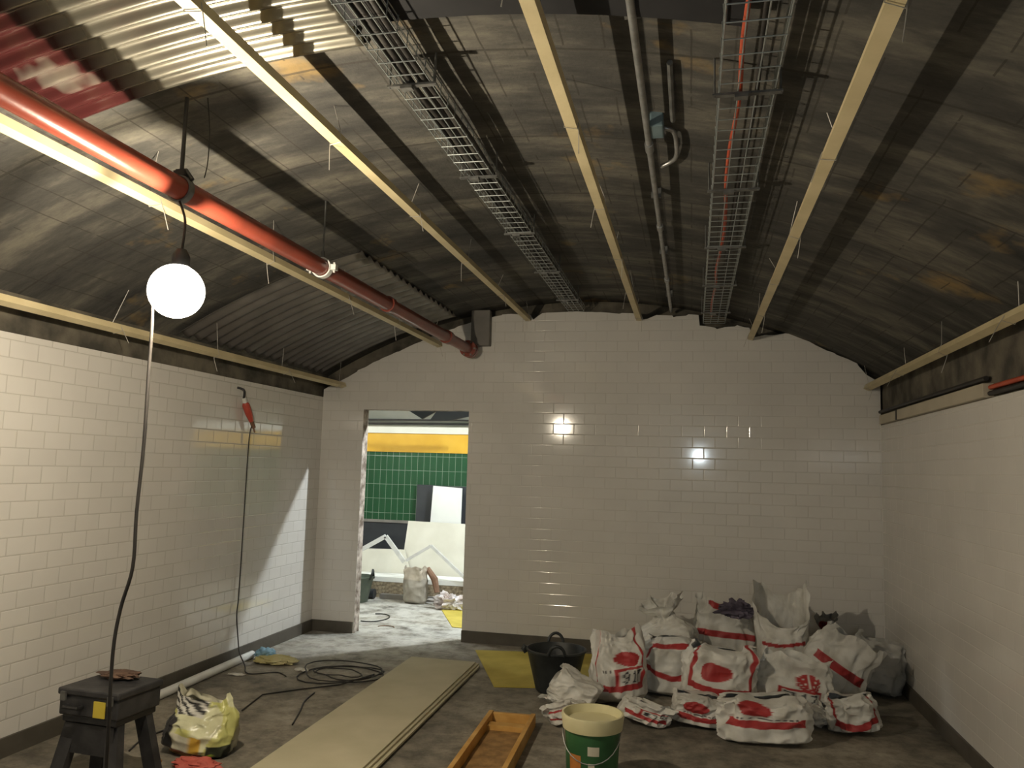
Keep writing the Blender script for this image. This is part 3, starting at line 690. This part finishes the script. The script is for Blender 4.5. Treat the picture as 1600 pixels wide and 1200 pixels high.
DIG = {'9': ['0110', '1001', '1001', '0111', '0001', '1001', '0110'], '1': ['0010', '0110', '0010', '0010', '0010', '0010', '0111'],
       '7': ['1111', '0001', '0001', '0010', '0010', '0100', '0100'], '4': ['0010', '0110', '1010', '1010', '1111', '0010', '0010'],
       '0': ['0110', '1001', '1001', '1001', '1001', '1001', '0110'], '5': ['1111', '1000', '1110', '0001', '0001', '1001', '0110']}
def digits(txt, a, b):      # a, b in 0..1 inside the number box, b upward
    n = len(txt); w = a * n; k = int(w)
    if k < 0 or k >= n: return False
    x = (w - k) * 5 - .5; y = (1 - b) * 7
    i, j = int(math.floor(x)), int(math.floor(y))
    if not (0 <= i < 4 and 0 <= j < 7): return False
    return DIG[txt[k]][j][i] == '1'
WHITE = (.70, .69, .645); RED = (.42, .035, .035); INK = (.03, .03, .035)
def sack_print(u, v, o):
    """printed face of a rubble sack: red frame, red shell oval, a line of small print, a number box"""
    if o is None: return WHITE
    v0 = o.get('v0', .16); v1 = o.get('v1', .80); fw = o.get('fw', .05) * 1.35
    vb = v0 - o.get('vee', .07) * (1 - abs(u) / .8)
    if abs(u) < .86:
        if v > vb and v < v1:
            if (abs(u) > .76 and o.get('side', True)) or v < vb + fw * 1.2 or v > v1 - fw: return RED
    uc, vc = o.get('oval', (0, .58)); du = (u - uc) / o.get('ow', .34); dv = (v - vc) / o.get('oh', .125)
    if du * du + dv * dv < 1:
        if o.get('rays') and dv > -.8:
            a = math.atan2(du, dv + 1.15)
            if abs(math.sin(a * 9)) < .22: return WHITE
        return RED
    if o.get('num'):
        a = (u - o.get('nu', .05)) / .74; b = (v - (vb + fw * 1.2 + .025)) / .16
        if -.04 < a < 1.04 and -.12 < b < 1.12:
            if 0 <= a < 1 and 0 <= b < 1 and digits(o['num'], a, b): return INK
            return (.62, .62, .58)
        if -.14 < a < 1.14 and -.34 < b < 1.34: return RED
    if o.get('text', True) and abs(u) < .62:
        vt = vc - o.get('oh', .125) - .045
        if abs(v - vt) < .017 and math.sin(u * 46) + .5 * math.sin(u * 97) > -.35: return (.10, .09, .09)
    return WHITE
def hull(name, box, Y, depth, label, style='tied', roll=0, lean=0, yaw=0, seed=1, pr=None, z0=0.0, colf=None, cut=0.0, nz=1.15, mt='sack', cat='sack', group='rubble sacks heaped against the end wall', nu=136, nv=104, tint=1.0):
    """one filled bag: grid around x up, shaped, creased, rolled, then sized to its place"""
    sd = Vector((seed * 7.3, seed * 3.7, seed * 1.9)); L = []; C = []; UVs = []
    for j in range(nv + 1):
        t = j / nv
        body = .74 if style != 'flat' else .9
        if t < .14: fa = .80 + .20 * math.sin(t / .14 * PI / 2); fb = .25 + .75 * math.sin(t / .14 * PI / 2)
        elif t < body * .75: fa = 1; fb = 1
        else: fa = fb = 1
        cx_ = cy_ = 0
        if style == 'tied':
            if t > .55:
                s = min(1, (t - .55) / .27); s = s * s * (3 - 2 * s)
                fa *= 1 - .80 * s; fb *= 1 - .72 * s
            if t > .82:
                s = (t - .82) / .18; fa += .38 * s; fb += .30 * s
        elif style == 'open':
            if t > .5: s = (t - .5) / .5; fb *= 1 - .25 * s; fa *= 1 + .05 * s
        elif style == 'ears':
            if t > .45: s = min(1, (t - .45) / .45); fb *= 1 - .88 * s; fa *= 1 - .12 * s
        elif style == 'flop':
            if t > .5: s = min(1, (t - .5) / .4); s = s * s * (3 - 2 * s); fb *= 1 - .85 * s; fa *= 1 - .1 * s; cy_ = -.30 * s * s
        elif style == 'pillow':
            if t > .84: s = (t - .84) / .16; fb *= math.sqrt(max(0, 1 - s * s)) * .9 + .1; fa *= 1 - .16 * s
        for i in range(nu):
            ph = 2 * PI * i / nu - PI / 2
            c, s_ = math.cos(ph), math.sin(ph); e = .72
            x = math.copysign(abs(c) ** e, c); y = math.copysign(abs(s_) ** e, s_)
            u = (2 * (i / nu) if i / nu <= .25 else (1 - 2 * (i / nu - 0.0)) if False else 0)
            px, py, pz = x * fa * .5, y * fb * .5 + cy_, t
            # slump and creases
            q = Vector((px * 2.2, py * 2.2, pz * 2.0)) + sd
            n1 = noise.noise_vector(q)
            q2 = Vector((px * 5.5, py * 5.5, pz * 3.2)) + sd
            rid = (1 - abs(noise.noise(q2)) * 2.2)
            q3 = Vector((ph * 2.4, t * 1.5, seed)); fold = noise.noise(q3 * 1.3)
            fine = .024 * nz * (1 - 3 * abs(noise.noise(q2 * 1.7))) * (.12 + 1.1 * t * t)
            k = (.22 + 1.05 * t * t) * nz
            if style == 'open' and t > .6: k *= 1.25
            px += n1.x * .10 * k + x * (rid * .05 * nz + fold * .06 * k + fine); py += n1.y * .10 * k + y * (rid * .05 * nz + fold * .06 * k + fine)
            if t > .6: pz += (noise.noise(Vector((math.cos(ph) * 1.4, math.sin(ph) * 1.4, seed * 2.2))) * .16 + abs(math.cos(ph)) ** 6 * (.10 if style in ('ears', 'open') else .02)) * (t - .6) / .4
            pz += n1.z * .03
            if cut and t > .55: pz -= cut * (t - .55) / .45 * max(0, -y) ** .7
            L.append(Vector((px, py, pz)))
            # print coordinates on the face turned to the viewer
            ff = ((i / nu + .25) % 1.0) - .25          # front centre at 0
            uu = math.sin(2 * PI * i / nu) if math.cos(2 * PI * i / nu) > -.05 else 9
            if colf: C.append(colf(uu, t, i / nu))
            elif uu == 9: C.append(WHITE)
            else: C.append(sack_print(uu * 1.08, t, pr))
    w_px = box[2] - box[0]; cxp = (box[0] + box[2]) / 2
    zb = at(cxp, box[3], Y).z if z0 is None else z0
    zt_ = at(cxp, box[1], Y).z
    R1 = Matrix.Rotation(math.radians(yaw), 3, 'Z'); R2 = Matrix.Rotation(math.radians(roll), 3, 'Y'); R3 = Matrix.Rotation(math.radians(-lean), 3, 'X')
    asp = depth
    wm = w_px * Y / FPX; hm = zt_ - zb
    # rough real size before turning, so that the roll keeps its proportions
    cr, sr = abs(math.cos(math.radians(roll))), abs(math.sin(math.radians(roll)))
    a_ = (wm * cr + hm * sr) ; b_ = (hm * cr + wm * sr)
    V = [R3 @ (R2 @ (R1 @ Vector((p.x * a_, p.y * depth, p.z * b_)))) for p in L]
    mnx, mxx = min(v.x for v in V), max(v.x for v in V); mnz, mxz = min(v.z for v in V), max(v.z for v in V); mny, mxy = min(v.y for v in V), max(v.y for v in V)
    base = at(cxp, 900, Y)
    out = []
    sag = .03 * hm
    for v in V:
        x = base.x + (v.x - (mnx + mxx) / 2) * wm / (mxx - mnx)
        z = zb - sag + (v.z - mnz) * (hm + sag) / (mxz - mnz)
        y = Y + (v.y - (mny + mxy) / 2)
        out.append(Vector((x, y, max(z, zb + .002))))
    m = MB(); m.grid(out, nu, nv, True)
    # closed bottom
    ce = sum(out[:nu], Vector()) / nu; k = len(m.v); m.v.append(ce); C.append(WHITE)
    m.f += [(k, (i + 1) % nu, i) for i in range(nu)]; m.mi += [0] * nu
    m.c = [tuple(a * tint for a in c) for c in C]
    ob = m.build(name, mt, None, smooth=math.radians(60))
    return tag(ob, label, cat, group)

sacks = [
 # back of the heap
 ('rubble_sack', (990, 922, 1094, 1062), 6.40, .30, 'white sack with a twisted knotted neck, topmost at the left of the heap', dict(style='tied', seed=2, roll=-6, pr=None)),
 ('rubble_sack', (1080, 924, 1182, 1050), 6.74, .30, 'white sack with a red band across its gathered top, at the crown of the heap', dict(style='flop', seed=5, roll=4, pr=dict(v0=.50, v1=1.3, oval=(-.3, .93), ow=.3, oh=.05, text=False, vee=.0, side=False))),
 ('rubble_sack', (1178, 903, 1260, 1065), 6.32, .32, 'tall white sack with a wide open mouth, highest of the heap', dict(style='open', seed=8, roll=-3, cut=.34, nz=.7, pr=dict(v0=.50, v1=1.5, fw=.022, oval=(.1, .2), text=False, side=False, vee=.03))),
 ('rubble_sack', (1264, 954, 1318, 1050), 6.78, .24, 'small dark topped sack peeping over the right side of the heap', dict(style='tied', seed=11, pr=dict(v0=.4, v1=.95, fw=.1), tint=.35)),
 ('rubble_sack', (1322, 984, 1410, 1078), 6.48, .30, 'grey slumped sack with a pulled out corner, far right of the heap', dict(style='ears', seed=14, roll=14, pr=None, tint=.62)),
 # middle
 ('rubble_sack', (924, 972, 1012, 1108), 5.70, .27, 'upright white sack numbered 917 with its open neck pulled to a point', dict(style='ears', seed=17, roll=-3, yaw=16, pr=dict(v0=.24, v1=1.5, oval=(.28, .66), ow=.34, oh=.11, num='917', nu=-.02, vee=.03))),
 ('rubble_sack', (1000, 992, 1104, 1106), 5.98, .28, 'white sack with a red V band, between the 917 sack and the red framed sack', dict(style='pillow', seed=20, roll=3, pr=dict(v0=.46, v1=.95, oval=(0, 2), text=False, vee=.14, fw=.06))),
 ('rubble_sack', (1068, 1000, 1180, 1118), 5.64, .28, 'white sack with a red frame and a red oval, middle of the heap', dict(style='pillow', seed=23, roll=5, pr=dict(v0=.38, v1=1.5, oval=(-.15, .66), ow=.32, oh=.13, text=False, vee=.03, fw=.06))),
 ('rubble_sack', (1176, 1008, 1292, 1112), 5.78, .28, 'white sack with a red rayed shell print and the number 747', dict(style='flop', seed=26, roll=10, nz=.8, pr=dict(v0=.14, v1=1.5, oval=(.30, .60), ow=.28, oh=.16, rays=True, text=False, num='747', nu=-.2, vee=.03, fw=.07, side=False))),
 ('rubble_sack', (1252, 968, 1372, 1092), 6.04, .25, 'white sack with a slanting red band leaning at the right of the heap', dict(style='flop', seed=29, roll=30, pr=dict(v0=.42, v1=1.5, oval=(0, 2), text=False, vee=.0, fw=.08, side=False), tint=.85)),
 # front
 ('rubble_sack', (845, 1038, 946, 1104), 5.36, .26, 'plain white sack lying on its side, leftmost of the heap', dict(style='open', seed=32, roll=-66, pr=None)),
 ('rubble_sack', (850, 1086, 930, 1146), 5.1, .22, 'crumpled white sack with red print behind the green bucket', dict(style='flop', seed=35, roll=-30, nz=1.5, pr=dict(v0=.35, v1=.7, side=False, text=False, oval=(0, 2)))),
 ('rubble_sack', (968, 1082, 1060, 1144), 5.25, .24, 'crumpled low sack numbered 05 just right of the green bucket', dict(style='flop', seed=38, roll=24, nz=1.5, pr=dict(v0=.30, v1=1.5, oval=(0, 2), text=False, num='05', nu=-.1, vee=.02, fw=.09, side=False))),
 ('rubble_sack', (1050, 1078, 1134, 1147), 5.34, .26, 'low white sack with a red oval, front of the heap between two sacks', dict(style='pillow', seed=41, roll=8, pr=dict(v0=.30, v1=1.5, oval=(-.2, .72), ow=.46, oh=.19, vee=.06, fw=.11, side=False))),
 ('rubble_sack', (1124, 1082, 1260, 1160), 5.15, .30, 'fat white sack with red oval over red band, front of the heap', dict(style='pillow', seed=44, roll=-3, pr=dict(v0=.46, v1=1.5, oval=(-.18, .82), ow=.28, oh=.15, vee=.06, fw=.10, side=False))),
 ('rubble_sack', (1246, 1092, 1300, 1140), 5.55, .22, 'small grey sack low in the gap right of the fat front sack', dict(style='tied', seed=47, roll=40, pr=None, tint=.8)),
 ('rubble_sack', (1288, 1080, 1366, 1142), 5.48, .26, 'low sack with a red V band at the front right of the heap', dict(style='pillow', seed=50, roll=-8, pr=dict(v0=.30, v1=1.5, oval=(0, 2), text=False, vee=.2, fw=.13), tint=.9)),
]
for nm, bx, Y, dp, lab, kw in sacks: hull(nm, bx, Y, dp, lab, **kw)

p = at(1150, 950, 6.30); lump('rag', (p.x, p.y, p.z - .07), (.12, .07, .06), 41, pm('purple_cloth', (.05, .04, .06), (.13, .11, .15), 9, .8), 'dark purple cloth tucked between the two topmost sacks of the heap', 'rag', rough=.6, freq=5)
# carrier bag bottom left
def carrier(u, v, f):
    if u == 9: return (.55, .53, .40)
    n = noise.noise(Vector((u * 2.2, v * 3.1, 4.4)))
    if v > .72 and u < .1: return (.03, .03, .03) if math.sin((v * 9 + u * 3 + n) * 6) > .1 else (.62, .61, .56)
    if u < -.42 and v < .66 and n > -.35: return (.02, .02, .022)
    if v < .12: return (.45, .09, .04) if u < .35 else (.03, .035, .02)
    if .05 < u < .26 and v < .42: return (.55, .33, .05)
    if u > .45 and v < .3: return (.20, .26, .03) if n > 0 else (.03, .035, .02)
    if u < .25 and v < .4: return (.60, .58, .46)
    return (.56, .56, .20) if n < .05 else (.64, .64, .42)
hull('carrier_bag', (268, 1074, 400, 1186), 4.02, .26, 'crumpled yellow and white carrier bag with black stripes standing on the floor', style='ears', roll=6, seed=61, colf=carrier, mt='carrier', cat='bag', group=None, nu=96, nv=72)
lump('rag', (-2.68, 3.50, .494), (.10, .06, .018), 31, pm('dark_brown_cloth', (.06, .035, .025), (.12, .07, .045), 9, .9), 'brown cloth lying on the lid of the black tool case', 'rag')
lump('rag', (-2.42, 3.78, 0), (.13, .06, .03), 5, 'rag_red', 'red rag on the floor in front of the carrier bag', 'rag')
lump('rag', (-3.13, 5.87, 0), (.17, .10, .03), 6, 'rag_yel', 'yellow rag on the floor at the end of the white pipe', 'rag')
lump('rag', (-3.26, 5.93, .0), (.08, .07, .05), 7, 'rag_blue', 'pale blue rag beside the yellow rag near the left skirting', 'rag')
for i, (x, y, a, b, lab) in enumerate([(-3.22, 5.46, .07, .03, 'white scrap of card on the floor beside the white pipe'), (-2.86, 5.72, .04, .03, 'white crumb of plaster on the floor near the cable coil'), (-2.80, 5.70, .025, .02, 'smaller white crumb of plaster near the cable coil')]):
    lump('scrap', (x, y, 0), (a, b, .006 + .004 * i), 20 + i, 'scrap', lab, 'scrap')
m = MB(); m.tube([(-3.335, 4.40, .030), (-3.385, 5.95, .030)], .029, 16); tag(m.build('waste_pipe', 'white_pl', smooth=SM), 'white plastic pipe lying along the left skirting', 'pipe')
for i, (p, q_) in enumerate([((-2.76, 3.86, .012), (-2.64, 3.80, .012)), ((-2.70, 3.97, .012), (-2.53, 3.90, .012))]):
    m = MB(); m.tube([p, q_], .010, 6); tag(m.build('offcut', 'timber_dk'), ['dark stick offcut on the floor nearest the step stool', 'dark stick offcut on the floor just left of the carrier bag'][i], 'offcut')
# coil of cable and loose leads
P = []
rr = random.Random(5)
for j in range(4 * 22 + 1):
    a = 2 * PI * j / 22; k = j / 22
    r = .20 + .075 * math.sin(k * 2.3) + .03 * math.sin(a * 2 + k) + .02 * math.sin(a * 3.3)
    P.append((-2.50 + .02 * math.sin(k * 5) + 1.12 * r * math.cos(a), 5.70 + .03 * math.cos(k * 4) + r * math.sin(a), .007 + .008 * k * .9))
P += [(-2.40, 5.42, .01), (-2.6, 5.25, .007), (-2.78, 5.05, .007), (-2.72, 4.7, .007)]
m = MB(); m.tube(P, .0048, 6); tag(m.build('cable_coil', 'cable', smooth=PI), 'loose coil of black cable on the floor near the doorway', 'cable')
lead = [(-2.44, 4.0, .006), (-2.62, 4.25, .006), (-2.88, 4.35, .006), (-2.95, 4.1, .006), (-2.9, 3.9, .006)]
m = MB(); m.tube(smooth_pts(lead, 6), .005, 6); tag(m.build('floor_lead', 'cable', smooth=PI), 'thin dark lead on the floor between step stool and carrier bag', 'cable')
lead = [(-2.30, 4.55, .006), (-2.38, 4.8, .006), (-2.45, 5.0, .006), (-2.48, 5.2, .006)]
m = MB(); m.tube(smooth_pts(lead, 6), .005, 6); tag(m.build('floor_lead', 'cable', smooth=PI), 'short dark lead on the floor left of the long board stack', 'cable')

# ------------------------------------------------------------------ room beyond the doorway
YF = 10.0
m = MB(); m.bbox((-8, YF, 0), (4.5, YF + .2, .83)); struct(m, 'wall_far_dado', 'charcoal', label='charcoal dado of the far wall')
m = MB(); m.bbox((-8, YF, .83), (4.5, YF + .2, 1.715)); struct(m, 'wall_far', 'green_tile', label='green tiled wall beyond the doorway')
m = MB(); m.bbox((-8, YF - .012, .80), (4.5, YF, .835)); struct(m, 'trim_1', 'grey')
m = MB(); m.bbox((-8, YF - .015, 1.715), (4.5, YF + .2, 1.96)); struct(m, 'trim_2', 'bandyel', label='yellow band above the green tiles')
m = MB(); m.bbox((-8, YF - .03, 1.96), (4.5, YF + .2, 2.065)); struct(m, 'trim_3', 'frieze', label='cream frieze above the yellow band')
m = MB(); m.prism([(-8, YF, 2.065), (-8, YF - .02, 2.065), (-8, YF - .6, 2.42), (-8, YF - 1.2, 3.05), (-8, D + .25, 3.45), (-8, D + .25, 3.6), (-8, YF + .2, 3.6), (-8, YF + .2, 2.065)], (12.5, 0, 0)); struct(m, 'ceiling_far', 'cove', label='pale cove of the far room')
m = MB(); m.bbox((-8.1, D + .12, 0), (-8, YF + .2, 3.6)); struct(m, 'wall_far_left', 'frieze')
m = MB(); m.bbox((4.5, D + .12, 0), (4.6, YF + .2, 3.6)); struct(m, 'wall_far_right', 'frieze')
m = MB(); m.bbox((-8, D, 0), (XL - .15, D + .12, 3.6)); m.bbox((XR + .15, D, 0), (4.5, D + .12, 3.6)); struct(m, 'wall_far_front', 'frieze')
def panel(name, pts, Yb, Yt, th, mt, label, cat, group=None, floor=True):
    """thick sheet leaning back: bottom edge at depth Yb, top edge at depth Yt"""
    ys = [p[1] for p in pts]; y0, y1 = min(ys), max(ys)
    P = [at(p[0], p[1], Yt + (Yb - Yt) * (p[1] - y0) / (y1 - y0)) for p in pts]
    if floor:
        for k in (2, 3): P[k].z = .002
    m = MB(); m.prism(P, (0, th, 0)); return tag(m.build(name, mt), label, cat, group)
zf = 958
panel('dark_panel', [(652, 757), (730, 761), (730, 822), (648, 820)], 9.86, 9.95, .03, 'charcoal', 'dark frame panel leaning behind the white sheet beyond the doorway', 'panel')
panel('white_sheet', [(677, 759), (722, 763), (716, 905), (664, 902)], 9.74, 9.84, .02, 'whiteboard', 'narrow white sheet standing upright against the green tiles', 'board')
panel('pale_board', [(638, 814), (745, 820), (745, 915), (622, 912)], 9.50, 9.70, .02, 'creamboard', 'large pale board leaning below the narrow white sheet', 'board')
panel('pale_board', [(545, 856), (632, 859), (650, 905), (530, 903)], 9.42, 9.58, .02, 'creamboard', 'low cream board leaning at the left of the doorway view', 'board')
# stack of sheet boards
base = at(600, 928, 9.35)
for i in range(5):
    m = MB(); z = .0 + .045 * i; dx = random.uniform(-.03, .03); dy = random.uniform(-.02, .02)
    m.bbox((-3.95 + dx, 9.1 + dy, z), (-2.0 + dx, 9.45 + dy, z + .042 if i < 4 else z + .055))
    tag(m.build('sheet_board', 'layers' if i < 4 else 'whiteboard'), ['bottom board of the stack beyond the doorway', 'second board from the bottom of the stack beyond the doorway', 'middle board of the stack beyond the doorway', 'board just under the white one on the stack beyond the doorway', 'white faced top board of the stack beyond the doorway'][i], 'board', 'boards stacked beyond the doorway')
# bent metal profiles
def frame(name, px, Y, lab, w=.035):
    t = thing(name, at(px[1][0], px[1][1] + 60, Y), lab, 'profile')
    for k in range(2):
        a, b = at(*px[k], Y), at(*px[k + 1], Y); d = (b - a).normalized(); n = Vector((0, 1, 0)).cross(d).normalized()
        m = MB(); m.prism([a - n * w / 2, b - n * w / 2, b + n * w / 2, a + n * w / 2], (0, .03, 0)); m.build('profile_leg', 'alu', t)
    return t
frame('metal_profile', [(515, 886), (602, 838), (631, 878)], 9.25, 'bent metal profile leaning at the left beyond the doorway', .05)
frame('metal_profile', [(634, 876), (673, 853), (768, 944)], 9.06, 'bent metal profile in front of the large pale board', .032)
# beam on the floor, tube, tub
m = MB(); m.prism([(-3.53, 8.98, 0), (-2.2, 8.98, 0), (-2.2, 9.05, 0), (-3.53, 9.05, 0)], (0, 0, .055)); tag(m.build('floor_beam', 'grey'), 'grey timber beam on the floor in front of the board stack', 'beam')
m = MB(); m.tube([(-4.05, 8.95, .06), (-3.58, 8.95, .06)], .055, 16); tag(m.build('grey_tube', 'charcoal', smooth=SM), 'dark grey tube lying on the floor left of the board stack', 'tube')
c = Vector((-4.0, 9.0, .0)); 
t = thing('plastic_tub', (-3.70, 8.72, 0), 'dark green tub at the left edge of the doorway view', 'tub')
m = MB(); m.lathe([(.001, 0), (.12, 0), (.18, .27), (.19, .28), (.18, .285), (.115, .01), (.001, .01)], (-3.70, 8.72, 0), 32); m.build('tub_body', pm('tub_green', (.06, .08, .06), (.10, .12, .09), 6, .5), t, smooth=SM)
m = MB(); m.tube(smooth_pts([(-3.53, 8.66, .26), (-3.50, 8.65, .33), (-3.52, 8.72, .36), (-3.53, 8.78, .26)], 5), .012, 6); m.build('handle', 'rubber', t, smooth=PI)
def plain(u, v, f): return (.36, .33, .28) if v < .72 else (.50, .44, .36)
hull('paper_sack', (630, 882, 670, 932), 8.85, .20, 'grey paper sack with a crumpled top standing beyond the doorway', style='open', seed=71, colf=plain, cat='sack', group=None, nu=56, nv=40)
m = MB(); m.tube([at(668, 888, 8.86), at(679, 905, 8.84), at(683, 926, 8.82)], [.03, .04, .03], 8); tag(m.build('cardboard_strip', 'brown'), 'brown cardboard strip propped against the paper sack', 'cardboard')
p = at(702, 930, 8.62); lump('crumpled_wrap', (p.x, p.y, 0.0), (.17, .10, .085), 9, 'foil', 'crumpled silvery wrapping on the floor beyond the doorway', 'wrapping', rough=.7, freq=6)
P = []
for j in range(30):
    a = -1.9 + 3.9 * j / 29; P.append((-3.14 + .15 * math.cos(a), 7.85 + .22 * math.sin(a), .006))
m = MB(); m.tube(P, .006, 6); tag(m.build('cable_loop', 'cable', smooth=PI), 'dark loop of cable on the floor just through the doorway', 'cable')
P = [(-2.85 + .08 * math.cos(PI * j / 12), 7.45 + .06 * math.sin(PI * j / 12), .006) for j in range(13)]
m = MB(); m.tube(P, .004, 6); tag(m.build('cable_loop', 'brown', smooth=PI), 'small brown loop of wire on the doorway threshold floor', 'wire')
# overhead services in the far room
for i, py in enumerate((655, 661)):
    m = MB(); m.tube([at(500, py, 9.86 + .06 * i), at(620, py + 1.0, 9.86 + .06 * i), at(800, py + 3, 9.86 + .06 * i)], .012, 6); tag(m.build('service_cable', 'cable', smooth=SM), ['upper black cable strung below the far cove', 'lower black cable strung below the far cove'][i], 'cable')
panel('ceiling_panel', [(620, 630), (700, 632), (660, 655)], 9.45, 9.2, .03, 'charcoal', 'dark triangular ceiling panel seen through the top of the doorway', 'panel', None, False)
panel('ceiling_panel', [(690, 632), (760, 634), (760, 645), (700, 658), (672, 656)], 9.42, 9.2, .03, 'charcoal', 'larger dark ceiling panel at the right of the doorway top', 'panel', None, False)

# ------------------------------------------------------------------ door flood and added fill light in the far room
def flood(name, c, r, colr, s, lab):
    t = thing(name, c, lab, 'lamp')
    m = MB(); m.sphere(c, r, 16, 10); m.build('bulb', emit(name + '_glow', colr, s), t, smooth=PI)
    m = MB(); m.lathe([(.001, r + .05), (.03, r + .05), (.03, r + .005), (.001, r + .005)], c, 12); m.build('lamp_holder', 'holder', t)
    return t
flood('door_flood', Vector((-1.20, 8.10, 2.99)), .04, (.90, .97, 1), 4600, 'cool white flood lamp hung just behind the end wall, beyond the doorway')
flood('room_fill', Vector((-4.6, 8.2, 2.85)), .06, (.97, .98, .94), 560, 'cool white fill lamp added unseen in the far room, left of the doorway')  # added fill without a visible source, lifts the far room's ambient light

w = bpy.data.worlds.new('world'); scn.world = w; w.use_nodes = True
w.node_tree.nodes['Background'].inputs[0].default_value = (.05, .05, .055, 1); w.node_tree.nodes['Background'].inputs[1].default_value = .2
